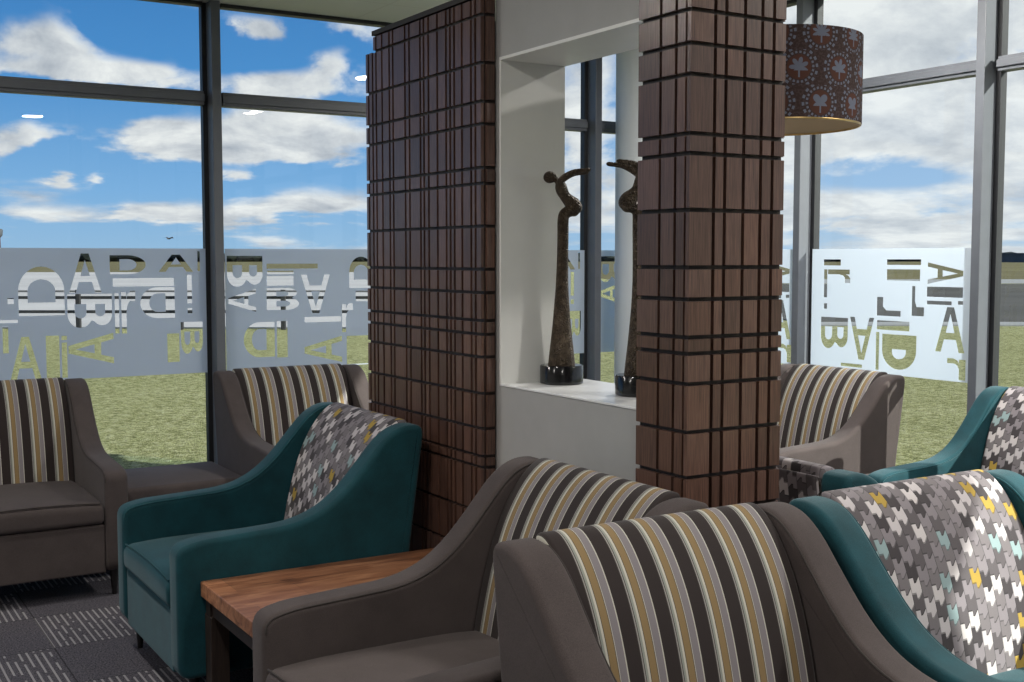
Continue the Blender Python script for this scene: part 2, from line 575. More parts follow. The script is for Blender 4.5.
def glyph(kind):
    """outlines (outer, holes...) in the unit box"""
    P = []
    def arc(cx, cy, rx, ry, a0, a1, n=10):
        return [(cx + rx * math.cos(math.radians(a0 + (a1 - a0) * k / n)), cy + ry * math.sin(math.radians(a0 + (a1 - a0) * k / n))) for k in range(n + 1)]
    if kind == 'I': return [[(0, 0), (1, 0), (1, 1), (0, 1)]]
    if kind == 'A': return [[(0, 0), (.2, 0), (.3, .28), (.7, .28), (.8, 0), (1, 0), (.62, 1), (.38, 1)], [(.355, .43), (.645, .43), (.5, .84)]]
    if kind == 'D': return [[(0, 0)] + arc(.5, .5, .5, .5, -90, 90, 14) + [(0, 1)], [(.27, .2)] + arc(.5, .5, .24, .3, -90, 90, 10) + [(.27, .8)]]
    if kind == 'D2': return [[(0, 0)] + arc(.45, .5, .55, .5, -90, 90, 14) + [(0, 1)], [(.42, .3)] + arc(.5, .5, .2, .2, -90, 90, 10) + [(.42, .7)]]
    if kind == 'B': return [[(0, 0)] + arc(.6, .28, .4, .28, -90, 62, 10) + arc(.6, .77, .34, .23, -50, 90, 10) + [(0, 1)],
                            [(.3, .16)] + arc(.56, .29, .16, .13, -90, 90, 8) + [(.3, .42)], [(.3, .62)] + arc(.54, .73, .13, .11, -90, 90, 8) + [(.3, .84)]]
    if kind == 'r': return [[(0, 0), (.36, 0), (.36, .5), (.45, .68), (.62, .76), (1, .76), (1, 1), (.65, 1), (.45, .92), (.36, .8), (.36, .97), (0, .97)]]
    if kind == 'j': return [[(0, 0), (1, 0), (1, .3), (.4, .3), (.26, .5), (.26, 1), (0, 1)]]
    if kind == 'i': return [[(0, 0), (1, 0), (1, .84), (0, .84)], [(0, .9), (1, .9), (1, 1), (0, 1)]]
    if kind == '!': return [[(0, .26), (1, .26), (1, 1), (0, 1)], [(0, 0), (1, 0), (1, .14), (0, .14)]]

def place(code, u0, v0, u1, v1):
    k = code
    rot = None
    if code in ('Du', 'Du2', 'Bd', 'Al', 'Ar', 'Av', 'rr', 'rm', 'Dm'):
        k, rot = code[0], code[1]
        if code == 'Du2': k, rot = 'D2', 'd'
        if code == 'rr': rot = 'd'
    out = []
    for pl in glyph(k):
        q = []
        for x, y in pl:
            if rot == 'u': x, y = 1 - y, x          # turned so the bowl points up
            elif rot == 'd': x, y = y, 1 - x        # bowl points down
            elif rot == 'l': x, y = 1 - y, x
            elif rot == 'r': x, y = y, 1 - x
            elif rot == 'v': x, y = 1 - x, 1 - y
            elif rot == 'm': x, y = 1 - x, y
            q.append((u0 + (u1 - u0) * x, v0 + (v1 - v0) * y))
        out.append(q)
    return out

FZ0, FZ1 = 1.0, 1.757
def film_obj(d, a, b, letters, parent):
    cu = bpy.data.curves.new('film_outline', 'CURVE')
    cu.dimensions = '2D'
    cu.fill_mode = 'BOTH'
    cu.extrude = .0008
    def spline(pts):
        sp = cu.splines.new('POLY')
        sp.points.add(len(pts) - 1)
        for p, (u, v) in zip(sp.points, pts): p.co = (u, v, 0, 1)
        sp.use_cyclic_u = True
    spline([(a, FZ0), (b, FZ0), (b, FZ1), (a, FZ1)])
    e = .004
    lo, hi = min(a, b) + e, max(a, b) - e
    for L in letters:
        for pl in place(*L):
            spline([(min(max(u, lo), hi), min(max(v, FZ0 + e), FZ1 - e)) for u, v in pl])
    tmp = bpy.data.objects.new('film_tmp', cu)
    COL.objects.link(tmp)
    dg = bpy.context.evaluated_depsgraph_get()
    me = bpy.data.meshes.new_from_object(tmp.evaluated_get(dg))
    bpy.data.objects.remove(tmp)
    bpy.data.curves.remove(cu)
    for v in me.vertices:
        u, z, w = v.co
        v.co = (u, GY - .024 + w, z) if d == 'L' else (GX - .024 + w, u, z)
    me.materials.clear()
    me.materials.append(M['film'])
    o = bpy.data.objects.new('frosted_film', me)
    COL.objects.link(o)
    o.parent = parent
    return o

one=[('Du', 1.103, 1.372, 1.351, 1.652),('A', 1.377, 1.498, 1.559, 1.726),('Bd', 1.365, 1.296, 1.615, 1.492),('D', 1.607, 1.605, 1.815, 1.716),('I', 1.622, 1.532, 1.98, 1.581),('I', 1.63, 1.257, 1.655, 1.495),('r', 1.668, 1.255, 1.75, 1.507),('Dm', 1.778, 1.341, 1.983, 1.526),('!', 2.059, 1.365, 2.088, 1.599),('A', 1.89, 1.617, 2.099, 1.72),('I', 2.125, 1.62, 2.14, 1.742),('A', 1.048, 1.006, 1.217, 1.254),('I', 1.243, 1.01, 1.316, 1.256),('i', 1.328, 1.011, 1.358, 1.253),('Al', 1.365, 1.081, 1.619, 1.262),('I', 1.933, 1.073, 2.006, 1.246),('Bd', 2.016, 1.119, 2.15, 1.313),('I', 1.015, 1.165, 1.045, 1.315),('I', 1.046, 1.442, 1.079, 1.475),('I', 0.981, 1.335, 1.097, 1.352)]
two=[('Bd', 2.307, 1.522, 2.535, 1.713),('I', 2.562, 1.633, 2.904, 1.664),('I', 2.564, 1.598, 2.739, 1.62),('I', 2.561, 1.526, 2.739, 1.587),('Al', 2.313, 1.364, 2.49, 1.508),('B', 2.559, 1.372, 2.774, 1.511),('Av', 2.789, 1.345, 2.986, 1.594),('Du', 3.121, 1.504, 3.291, 1.709),('I', 3.166, 1.417, 3.29, 1.486),('r', 3.068, 1.218, 3.146, 1.405),('Dm', 2.407, 1.078, 2.609, 1.299),('I', 2.623, 1.071, 2.694, 1.302),('I', 2.809, 1.288, 3.06, 1.323),('Al', 2.807, 1.023, 3.066, 1.195),('I', 3.099, 1.006, 3.45, 1.192)]
three=[('I', 5.381, 1.653, 5.239, 1.691),('rr', 5.345, 1.544, 5.159, 1.628),('I', 5.377, 1.45, 5.349, 1.628),('I', 5.374, 1.378, 5.347, 1.413),('I', 4.874, 1.659, 4.624, 1.692),('I', 4.873, 1.566, 4.629, 1.633),('Ar', 4.576, 1.55, 4.331, 1.675),('I', 4.578, 1.476, 4.331, 1.535),('I', 4.576, 1.432, 4.405, 1.454),('I', 4.363, 1.437, 4.329, 1.458),('j', 4.944, 1.352, 4.764, 1.465),('j', 4.684, 1.361, 4.595, 1.536),('Bd', 5.396, 1.128, 5.171, 1.326),('Av', 5.155, 1.074, 4.963, 1.336),('I', 5.223, 1.024, 5.051, 1.044),('I', 4.946, 1.022, 4.921, 1.252),('I', 4.941, 1.268, 4.697, 1.324),('Du2', 4.898, 1.035, 4.644, 1.244),('A', 4.511, 1.164, 4.311, 1.421),('rm', 4.426, 1.011, 4.301, 1.131)]

win1 = tag(thing('window_1', None, None), kind='structure')
win2 = tag(thing('window_2', None, None), kind='structure')
def glazing(d, par, mull, u_end0, u_end1, films):
    top, head = (CZ, 3.212) if d == 'L' else (CZR, 3.345)
    for m in mull:
        f = obj('mullion', gbox(d, m - .028, m + .028, .012, .115, .0, top, bev=.004), M['alu'], par)
        obj('mullion_gasket', gbox(d, m - .055, m + .055, -.04, .011, .0, top), M['alu_dark'], f)
    edges = [u_end0] + list(mull) + [u_end1]
    for a, b in zip(edges, edges[1:]):
        a2, b2 = (a + .056 if a in mull else a), (b - .056 if b in mull else b)
        if b2 - a2 < .1: continue
        t0, t1 = (2.62, 2.704) if d == 'L' else (2.705, 2.785)
        for z0, z1, nm in ((t0, t1, 'transom'), (.0, .09, 'bottom_rail'), (head, CZR if d == 'L' else top, 'head_rail')):
            t = bmesh.new()
            if d == 'L':
                box(t, a2, b2, GY - .045, GY + .03, z0, z1, .004)
                if nm == 'transom': box(t, a2, b2, GY - .058, GY - .046, z0 + .02, z1 - .02, .003)
            else:
                box(t, GX - .045, GX + .03, a2, b2, z0, z1, .004)
                if nm == 'transom': box(t, GX - .058, GX - .046, a2, b2, z0 + .02, z1 - .02, .003)
            obj(nm, t, M['alu_dark'] if nm == 'head_rail' else M['alu'], par)
        for z0, z1 in ((.092, t0 - .002), (t1 + .002, head - .002)):
            obj('glass_pane', gbox(d, a2 + .001, b2 - .001, -.006, 0, z0, z1), M['glass'], par)
        key = round((a + b) / 2, 1)
        if round(a, 3) in films: film_obj(d, a2 + .004, b2 - .004, films[round(a, 3)], par)
ML = [-3.393, -1.986, -.579, .828, 2.235, 3.642, 5.05]
MR = [-2.9, -1.62, .14, 1.49, 2.84, 4.19, 5.54]
shift = lambda ls, s: [(l[0], l[1] + s, l[2], l[3] + s, l[4]) for l in ls]
glazing('L', win1, ML, -4, GX - .01, {-.579: shift(two, -2.814), .828: one, 2.235: two, 3.642: shift(one, 2.81), 5.05: shift(two[:6], 2.81)})
glazing('R', win2, MR, -2.99, GY - .05, {4.19: three, 5.54: shift(three[5:], 1.35)})
bm = bmesh.new(); lathe(bm, [(.225, 0), (.225, CZR)], 40, (5.305, 6.80))
struct('column_corner', bm, M['white_col'], smooth=40)['kind'] = 'structure'

# partition: white wall with the display opening, sill and lining
PX = 2.27
WX0, WX1 = 2.335, 2.62
NZ0, NZ1, NY0, NY1 = 1.215, 2.46, 2.955, 3.885
bm = bmesh.new()
box(bm, WX0, WX1, NY0, 3.93, 0, NZ0 - .008)
box(bm, WX0, WX1, NY0, 3.93, NZ1, CZ)
box(bm, WX0, WX1, NY1 + .012, 3.93, NZ0 - .008, NZ1)
box(bm, WX0, WX1, 3.93, 4.95, 0, 2.60)
struct('wall_partition', bm, M['wall_grey'])
bm = bmesh.new()
box(bm, WX0 - .004, WX1 + .004, NY1, NY1 + .012, NZ0, NZ1 + .0)
box(bm, WX0 - .004, WX1 + .004, NY0, NY1, NZ1 - .012, NZ1 - .0005)
struct('trim_1', bm, M['lining'])
struct('trim_2', B(WX0 - .004, 2.72, NY0, NY1 + .012, NZ0 - .008, NZ0, bev=.002), M['sill'])

# ------------------------------------------------------------------ walnut cladding
ROWS = [2.62, 2.44, 2.295, 2.21, 2.045, 1.985, 1.822, 1.657, 1.567, 1.459, 1.406, 1.318, 1.177, 1.04, .931, .888, .71, .55, .42, .37, .2]
def cladding(name, par, face, fixed, depth, cols, z0, z1, rows, gv=.016, gh=.013):
    """face '-x' or '-y' or '+x': blocks standing off a backing at coordinate fixed"""
    bm = bmesh.new()
    cl = bm.loops.layers.float_color.new('tone')
    zs = [z1] + [r for r in rows if z0 + .03 < r < z1 - .01] + [z0]
    rnd = random.Random(hash(name) % 1000 if False else len(cols) * 31 + int(fixed * 100))
    for (a, b) in zip(cols, cols[1:]):
        for (zt, zb) in zip(zs, zs[1:]):
            u0, u1 = a + gv / 2, b - gv / 2
            v0, v1 = zb + gh / 2, zt - gh / 2
            if face == '-x': fs = (fixed, fixed + depth, u0, u1, v0, v1)
            elif face == '+x': fs = (fixed - depth, fixed, u0, u1, v0, v1)
            else: fs = (u0, u1, fixed, fixed + depth, v0, v1)
            k = rnd.uniform(.72, 1.2)
            hue = rnd.uniform(-.04, .05)
            for f in box(bm, *fs):
                for lp in f.loops: lp[cl] = (k * (1 + hue), k, k * (1 - hue), 1)
    return obj(name, bm, M['walnut'], par)

scr = thing('timber_screen', 'free-standing walnut block-clad screen standing behind the teal armchair', 'screen', (PX, 4.44, 0))
inv = Matrix.Translation((-PX, -4.44, 0))
VC = [3.924, 3.973, 4.007, 4.079, 4.141, 4.175, 4.209, 4.284, 4.361, 4.403, 4.435, 4.536, 4.577, 4.694, 4.730, 4.804, 4.865, 4.902]
a = cladding('block_cladding', scr, '-x', PX, .014, VC + [4.90][:0], .02, 2.69, ROWS)
b_ = cladding('edge_block', scr, '-x', PX, .014, [4.902, 4.945, 4.982], .02, 2.625, ROWS[1:])
c_ = cladding('end_cladding', scr, '-y', 3.92, .012, [PX + .012, WX0 - .002], .02, 2.70, ROWS)
e_ = cladding('rear_cladding', scr, '+x', 2.645, .012, VC + [4.95], .02, 2.62, ROWS)
f_ = obj('backing', B(PX + .014, WX0 - .001, 3.932, 4.975, 0, 2.615), M['walnut_back'], scr)
g_ = obj('rear_backing', B(WX1 + .001, 2.633, 3.915, 4.95, 0, 2.60), M['walnut_back'], scr)
h_ = obj('cap', B(PX - .002, WX0 - .001, 3.922, 4.905, 2.691, 2.712), M['walnut_back'], scr)
i_ = obj('upper_backing', B(PX + .014, WX0 - .001, 3.932, 4.90, 2.616, 2.690), M['walnut_back'], scr)
for o in (a, b_, c_, e_, f_, g_, h_, i_): o.data.transform(inv)

pil = thing('timber_pillar', 'tall walnut block-clad pillar at the near end of the white wall', 'pillar', (PX, 2.707, 0))
inv = Matrix.Translation((-PX, -2.707, 0))
CR = [3.0, 2.86, 2.715, 2.53, 2.425, 2.328, 2.238, 2.066, 2.008, 1.842, 1.672, 1.577, 1.464, 1.415, 1.324, 1.179, 1.042, .935, .89, .71, .55, .42, .37, .2]
CW = 2.668
a = cladding('front_cladding', pil, '-y', 2.707, .016, [PX - .005, 2.365, 2.408, 2.482, 2.552, 2.600, CW - .012], .02, CZ - .002, CR, .013)
b_ = cladding('side_cladding', pil, '-x', PX, .016, [2.724, 2.772, 2.845, 2.960], .02, CZ - .002, CR, .012)
c_ = cladding('return_cladding', pil, '+x', CW, .016, [2.724, 2.80, 2.86, 2.960], .02, CZ - .002, CR, .012)
d_ = obj('core', B(PX + .016, CW - .016, 2.723, 2.953, 0, CZ - .001), M['walnut_back'], pil)
for o in (a, b_, c_, d_): o.data.transform(inv)

# ------------------------------------------------------------------ armchairs
CW_, CD, AT = .94, 1.03, .115
ARM = [(0, .13, .06), (0, .628, .045), (.09, .650, .05), (.30, .660, .1), (.46, .668, .1), (.575, .706, .1), (.67, .775, .1), (.765, .880, .1), (.835, .962, .09),
       (.90, 1.008, .06), (.965, 1.022, .05), (1.030, 1.012, .06), (1.015, .90, .05), (.957, .49, .1), (.93, .13, .06)]
def armchair(name, label, group, mat, pipe, pat):
    t = thing(name, label, 'armchair', group=group)
    y0 = -CD / 2
    arm = [Vector((p.x + y0, p.y)) for p in round_poly(ARM, 5)]
    ins = inset(arm if area(arm) > 0 else arm[::-1], .022)
    for s in (-1, 1):
        bm = bmesh.new()
        xo, xi = s * CW_ / 2, s * (CW_ / 2 - AT)
        extrude_x(bm, arm, min(xo, xi), max(xo, xi), .022, 5)
        a = obj('arm', bm, mat, t, 50)
        bm = bmesh.new()                              # seam cord along the inner rim of the arm
        # only the run over the top of the arm
        pts = [(xi + s * .004, p.x, p.y) for p in inset(arm if area(arm) > 0 else arm[::-1], .009) if p.y > .5 and p.x < y0 + .99]
        pts.sort(key=lambda p: p[1])
        tube(bm, pts, .0034, 6)
        obj('piping', bm, pipe, a, 60)
    x1 = CW_ / 2 - AT - .001
    # back cushion: inner face, rolled top, plain rear
    bp = round_poly([(.700, .40, .03), (.722, .53, .2), (.760, .70, .2), (.812, .850, .2), (.880, .962, .2), (.950, 1.026, .1), (1.003, 1.030, .035), (1.008, 1.0, .02), (.94, .5, .1), (.90, .38, .02)], 6)
    bm = bmesh.new()
    extrude_x(bm, [Vector((p.x + y0, p.y)) for p in bp], -x1, x1, .014, 4, nx=6)
    obj('back_cushion', bm, pat, t, 50)
    bp = round_poly([(1.012, .995, .02), (1.026, 1.0, .02), (1.012, .90, .05), (.957, .49, .1), (.93, .13, .02), (.88, .13, .02), (.90, .372, .02), (.945, .49, .08)], 5)
    bm = bmesh.new()
    extrude_x(bm, [Vector((p.x + y0, p.y)) for p in bp], -x1, x1, .006, 2)
    obj('back_panel', bm, pat, t, 50)
    # seat cushion
    sp = round_poly([(-.004, .378, .03), (-.006, .480, .045), (.15, .492, .1), (.60, .492, .1), (.725, .482, .02), (.705, .378, .02)], 7)
    bm = bmesh.new()
    cr = lambda x, y, z: (.014 * (1 - (x / x1) ** 2) if z > .43 else 0)
    extrude_x(bm, [Vector((p.x + y0, p.y)) for p in sp], -x1 + .001, x1 - .001, .03, 5, nx=8, crown=cr)
    sc = obj('seat_cushion', bm, mat, t, 50)
    bm = bmesh.new()
    tube(bm, [(-x1 + .02 + (2 * x1 - .04) * k / 12, y0 - .002 + .008, .487 + cr(-x1 + .02 + (2 * x1 - .04) * k / 12, 0, 1) - .006) for k in range(13)], .0034, 6)
    obj('cushion_seam', bm, pipe, sc, 60)
    obj('base', B(-x1, x1, y0 + .012, y0 + .875, .13, .374, bev=.008), mat, t)
    for sx in (-1, 1):
        for yy in (y0 + .075, y0 + .86):
            bm = bmesh.new()
            tube(bm, [(sx * (CW_ / 2 - .065), yy, .0), (sx * (CW_ / 2 - .065), yy, .1299)], [.011, .022], 12)
            obj('leg', bm, M['black_leg'], t, 40)
    return t

GG, GT = 'taupe armchairs with striped backs', 'teal armchairs with tile-pattern backs'
F_Y, F_X, F_NX = 0, PI / 2, -PI / 2      # facing -y, +x, -x
h2 = CD / 2
g1 = armchair('armchair', 'taupe armchair with striped back under the window, cut off by the photo edge', GG, M['grey'], M['grey_pipe'], M['stripe'])
g1.location = (1.42 - CW_ / 2, 6.0 + h2, 0)
def grey(x, y, r, lab): return dup(g1, (x, y, 0), r, lab)
grey(2.17 + CW_ / 2, 6.0 + h2, F_Y, 'taupe striped armchair by the window behind the teal armchair')
grey(1.165 + h2, 3.43 - CW_ / 2, F_NX, 'taupe striped armchair right beside the wooden side table')
grey(1.428 + CW_ / 2, 2.43 - h2 + .01, F_Y, 'closest taupe striped armchair, facing the camera, its back against another striped chair')
grey(4.52 + h2, 4.64 + CW_ / 2, F_NX, 'sunlit taupe striped armchair under the window beyond the wooden pillar')
t1 = armchair('armchair', 'teal armchair beside the wooden table, seen side-on in front of the timber screen', GT, M['teal'], M['teal_pipe'], M['tile'])
t1.location = (1.18 + h2, 4.285 + CW_ / 2, 0)
t1.rotation_euler = (0, 0, F_NX)
def teal(x, y, r, lab): return dup(t1, (x, y, 0), r, lab)
teal(2.405 + CW_ / 2, 2.44 - h2, F_Y, 'teal armchair with a sunlit patterned back next to the closest striped chair')
teal(4.50 + h2, 4.02 - CW_ / 2, F_NX, 'teal armchair under the right window, its lit arm rising to the photo edge')
teal(2.80 + h2, 2.575 + CW_ / 2, F_X, 'teal armchair mostly hidden behind the timber pillar, only its back top showing')

# upholstered benches between the window chairs
def bench(label, x0, x1, y0, y1):
    t = thing('upholstered_bench', label, 'bench', ((x0 + x1) / 2, (y0 + y1) / 2, 0), 0, 'upholstered benches between the window chairs')
    w, d = (x1 - x0) / 2, (y1 - y0) / 2
    bm = B(-w, w, -d, d, .36, .478, bev=.028, seg=4)
    obj('seat_pad', bm, M['grey'], t, 40)
    obj('base', B(-w + .012, w - .012, -d + .012, d - .012, .13, .358, bev=.006), M['grey'], t)
    for sx in (-1, 1):
        for sy in (-1, 1):
            bm = bmesh.new()
            tube(bm, [(sx * (w - .07), sy * (d - .07), 0), (sx * (w - .07), sy * (d - .07), .1299)], [.012, .022], 10)
            obj('leg', bm, M['black_leg'], t, 40)
bench('low taupe upholstered bench between the two striped chairs at the left window', 1.435, 2.155, 6.34, 6.98)
bench('low taupe upholstered bench in sun between the striped and teal chairs at the right window', 4.86, 5.48, 4.035, 4.625)

# side table
tb = thing('side_table', 'brown wooden side table between the teal and striped armchairs', 'table', (1.76, 3.87, 0))
W, D = .495, .41
obj('table_top', B(-W, W, -D, D, .445, .502, bev=.004), M['table'], tb)
for sx in (-1, 1):
    for sy in (-1, 1):
        obj('leg', B(sx * (W - .045) - .035, sx * (W - .045) + .035, sy * (D - .05) - .035, sy * (D - .05) + .035, 0, .385, bev=.003), M['table_leg'], tb)
bm = bmesh.new()
for s in (-1, 1):
    box(bm, -W + .012, W - .012, s * (D - .05) - .025, s * (D - .05) + .025, .386, .444)
    box(bm, s * (W - .045) - .025, s * (W - .045) + .025, -D + .077, D - .077, .386, .444)
obj('apron', bm, M['table_leg'], tb)

# ------------------------------------------------------------------ bronze statues in the opening
def statue(label, loc, rz):
    t = thing('bronze_statue', label, 'statue', loc, rz, 'bronze diver statues in the wall opening')
    bm = bmesh.new(); lathe(bm, [(.080, 0), (.084, .004), (.084, .068), (.081, .072)], 40)
    obj('plinth', bm, M['base'], t, 40)
    # one body, grown as overlapping limbs and fused into a single skin.  local +x = the side the arms reach to
    bm = bmesh.new()
    def limb(pts, n=16, sub=6):
        # pts: (x, y, z, half width in the x-z plane, half width in y); smooth curve through all of them
        P = [Vector(p) for p in pts]
        out = []
        for i in range(len(P) - 1):
            p0, p1, p2, p3 = P[max(i - 1, 0)], P[i], P[i + 1], P[min(i + 2, len(P) - 1)]
            for k in range(sub):
                u = k / sub
                out.append(.5 * ((2 * p1) + (p2 - p0) * u + (2 * p0 - 5 * p1 + 4 * p2 - p3) * u * u + (3 * p1 - p0 - 3 * p2 + p3) * u ** 3))
        out.append(P[-1])
        rows = []
        for i, q in enumerate(out):
            d = (out[min(i + 1, len(out) - 1)] - out[max(i - 1, 0)]).to_3d().normalized()
            yv = Vector((0, 1, 0))
            yv = (yv - d * yv.dot(d)).normalized()
            xv = d.cross(yv)
            rows.append([bm.verts.new(q.to_3d() + xv * math.cos(2 * PI * k / n) * q[3] + yv * math.sin(2 * PI * k / n) * q[4]) for k in range(n)])
        for ra, rb in zip(rows, rows[1:]):
            for k in range(n): bm.faces.new((ra[k], ra[(k + 1) % n], rb[(k + 1) % n], rb[k]))
        bm.faces.new(rows[0][::-1]); bm.faces.new(rows[-1])
    # legs fused into a tapering trunk, bent knee at its top, thigh back to the seat
    limb([(0, 0, .064, .054, .054), (0, 0, .12, .048, .050), (0, 0, .20, .039, .042), (0, 0, .30, .030, .034), (.001, 0, .40, .024, .029), (.003, 0, .50, .022, .027),
          (.004, 0, .58, .022, .027), (.004, 0, .625, .022, .027), (.008, 0, .652, .021, .027), (.026, 0, .664, .023, .031), (.045, 0, .672, .028, .035), (.058, 0, .680, .018, .024)])
    # seat, arched back, chest, shoulders
    limb([(.052, 0, .655, .012, .018), (.051, 0, .670, .028, .036), (.043, 0, .688, .030, .035), (.027, 0, .704, .025, .030), (.011, 0, .722, .021, .029), (.0, 0, .742, .023, .034), (-.006, 0, .762, .022, .039), (-.012, 0, .779, .014, .030)])
    limb([(-.008, 0, .765, .013, .014), (-.022, 0, .783, .011, .012), (-.034, 0, .790, .012, .012)])
    m4 = Matrix.Translation((-.047, 0, .794)) @ Matrix.Diagonal((.026, .020, .0235, 1))
    bmesh.ops.create_icosphere(bm, subdivisions=3, radius=1, matrix=m4)
    for s in (-1, 1):
        limb([(-.010, s * .020, .772, .012, .014), (-.002, s * .038, .783, .0135, .014), (.020, s * .049, .799, .0125, .0125), (.044, s * .056, .810, .0108, .0108), (.068, s * .060, .814, .0092, .0092),
              (.084, s * .062, .815, .0085, .0085), (.095, s * .063, .817, .0085, .010), (.105, s * .064, .815, .006, .008)])
    o = obj('body', bm, M['bronze'], t)
    rm = o.modifiers.new('fuse', 'REMESH')
    rm.mode = 'VOXEL'; rm.voxel_size = .0035; rm.use_smooth_shade = True
    sm = o.modifiers.new('soften', 'SMOOTH'); sm.iterations = 4; sm.factor = .5
    return t
UAX = math.atan2(-.5225, .8526)           # statues turned to show their profile down the lounge
statue('bronze diver statue on round black plinth, whole figure with head to the left', (2.545, 3.785, NZ0), UAX)
statue('bronze diver statue half hidden behind the timber pillar, arms reaching left', (2.56, 3.317, NZ0), UAX + PI + .2)

# ------------------------------------------------------------------ pendant lamp
lp = thing('pendant_lamp', 'brown drum pendant lamp with medallion print, hanging behind the pillar', 'lamp', (3.10, 3.21, 0))
LR, LZ0, LZ1 = .300, 2.180, 2.490
bm = bmesh.new()
ul = bm.loops.layers.uv.verify()
n = 96
for k in range(n):
    a0, a1 = 2 * PI * k / n, 2 * PI * (k + 1) / n
    q = lambda r, a, z: bm.verts.new((r * math.cos(a), r * math.sin(a), z))
    f = bm.faces.new((q(LR, a0, LZ0), q(LR, a1, LZ0), q(LR, a1, LZ1), q(LR, a0, LZ1)))
    for l_, uv in zip(f.loops, ((a0 * LR, 0), (a1 * LR, 0), (a1 * LR, LZ1 - LZ0), (a0 * LR, LZ1 - LZ0))): l_[ul].uv = uv
    for za in (LZ0, LZ1):
        bm.faces.new((q(LR, a0, za), q(LR, a1, za), q(LR - .002, a1, za), q(LR - .002, a0, za)))
    bm.faces.new((q(LR - .002, a0, LZ0), q(LR - .002, a1, LZ0), q(LR - .002, a1, LZ1), q(LR - .002, a0, LZ1)))
bmesh.ops.remove_doubles(bm, verts=bm.verts[:], dist=1e-5)
obj('lamp_shade', bm, M['shade'], lp, 40)
bm = bmesh.new(); lathe(bm, [(LR - .0025, LZ0 + .001), (LR - .006, LZ0 + .001), (LR - .006, LZ1 - .002), (LR - .0025, LZ1 - .002)], 96, close=True)
obj('shade_lining', bm, M['shade_in'], lp, 40)
bm = bmesh.new()
tube(bm, [((LR - .004) * math.cos(2 * PI * k / 64), (LR - .004) * math.sin(2 * PI * k / 64), LZ0 - .003) for k in range(65)], .004, 6)
obj('rim', bm, M['brass'], lp, 60)
bm = bmesh.new()
for k in range(3):
    a = 2 * PI * k / 3
    tube(bm, [(0, 0, LZ1 - .05), ((LR - .006) * math.cos(a), (LR - .006) * math.sin(a), LZ1 - .02)], .003, 6)
obj('spider', bm, M['metal'], lp)
bm = bmesh.new(); lathe(bm, [(.022, LZ1 - .14), (.022, LZ1 - .045), (.008, LZ1 - .035)], 20)
obj('bulb_holder', bm, M['metal'], lp, 40)
bm = bmesh.new(); lathe(bm, [(.002, LZ1 - .27), (.022, LZ1 - .262), (.036, LZ1 - .23), (.032, LZ1 - .19), (.018, LZ1 - .155), (.016, LZ1 - .141)], 24)
obj('bulb', bm, M['bulb'], lp, 60)
bm = bmesh.new(); tube(bm, [(0, 0, LZ1 - .036), (0, 0, CZ - .03)], .004, 8)
obj('cord', bm, M['black_leg'], lp)
bm = bmesh.new(); lathe(bm, [(.055, CZ - .03), (.06, CZ - .02), (.06, CZ - .0005)], 28)
obj('ceiling_rose', bm, M['metal'], lp, 40)

# ------------------------------------------------------------------ ceiling lights, some added as fill
def ceiling_light(x, y, p, lab, k=1):
    cz = CZR if x > 4.2 else CZ
    t = thing('ceiling_light', lab, 'light', (x, y, 0), 0, 'recessed ceiling lights over the lounge')
    bm = bmesh.new()
    for s in (-1, 1):
        box(bm, s * .115 * k - .015, s * .115 * k + .015, -.115 * k - .015, .115 * k + .015, cz - .012, cz - .0005)
        box(bm, .0151 - .115 * k, .115 * k - .0151, s * .115 * k - .015, s * .115 * k + .015, cz - .012, cz - .0005)
    obj('frame', bm, M['lining'], t)
    obj('diffuser', B(.0155 - .115 * k, .115 * k - .0155, .0155 - .115 * k, .115 * k - .0155, cz - .006, cz - .001), M['diffuser'], t)
    li = bpy.data.lights.new('panel_lamp', 'AREA')
    li.shape = 'SQUARE'; li.size = .19 * k; li.energy = p; li.color = (1, .96, .9)
    o = bpy.data.objects.new('panel_lamp', li)
    COL.objects.link(o)
    o.parent = t
    o.location = (0, 0, cz - .02)
LAMP = 26
for x, y in ((.3, 2.6), (.3, 5.2), (-2.0, 2.6), (-2.0, 5.2), (.3, -.4), (4.45, 1.2), (4.5, 4.3), (2.3, .7)):  # front panel added as fill for nearest chair; right pair boosted for the opening
    ceiling_light(x, y, LAMP if x < 2 else LAMP * (1.25 if x < 3 else 3), 'square recessed ceiling light panel over the lounge, some added as fill', 1 if x < 3 else 2)

# ------------------------------------------------------------------ outside
fwd = Vector((.5225, .8526, 0)); rgt = Vector((.8526, -.5225, 0))
def at(d, s, z=0):
    p = fwd * d + rgt * s
    return (p.x, p.y, z)
def quadband(name, mat, d0, d1, s0, s1, z, th=.05):
    bm = bmesh.new()
    ps = [at(d0, s0), at(d0, s1), at(d1, s1), at(d1, s0)]
    lo = [bm.verts.new((p[0], p[1], z - th)) for p in ps]
    hi = [bm.verts.new((p[0], p[1], z)) for p in ps]
    bm.faces.new(hi); bm.faces.new(lo[::-1])
    for i in range(4): bm.faces.new((lo[i], lo[(i + 1) % 4], hi[(i + 1) % 4], hi[i]))
    return struct(name, bm, mat)
GZ = -.12
bm = bmesh.new()
N = 60
def P(i, j):
    return (-140 + 300 * i / N, -60 + 300 * j / N)
box(bm, -2500, 2500, -900, 2500, GZ - 1, GZ)
struct('lawn', bm, M['grass'])
quadband('runway_concrete', M['tarmac'], 30.5, 150, -150, -3, GZ + .03)
quadband('runway_joint', M['road'], 62, 65, -150, -3, GZ + .045)
quadband('road_dark', M['road'], 33.5, 82, 8, 200, GZ + .03)
quadband('path_pale', M['path'], 31.5, 33, 8, 200, GZ + .04)
quadband('path_far', M['path'], 84, 100, 8, 220, GZ + .03)
quadband('field_dry', M['dry_grass'], 152, 900, -900, 1200, GZ + .02)
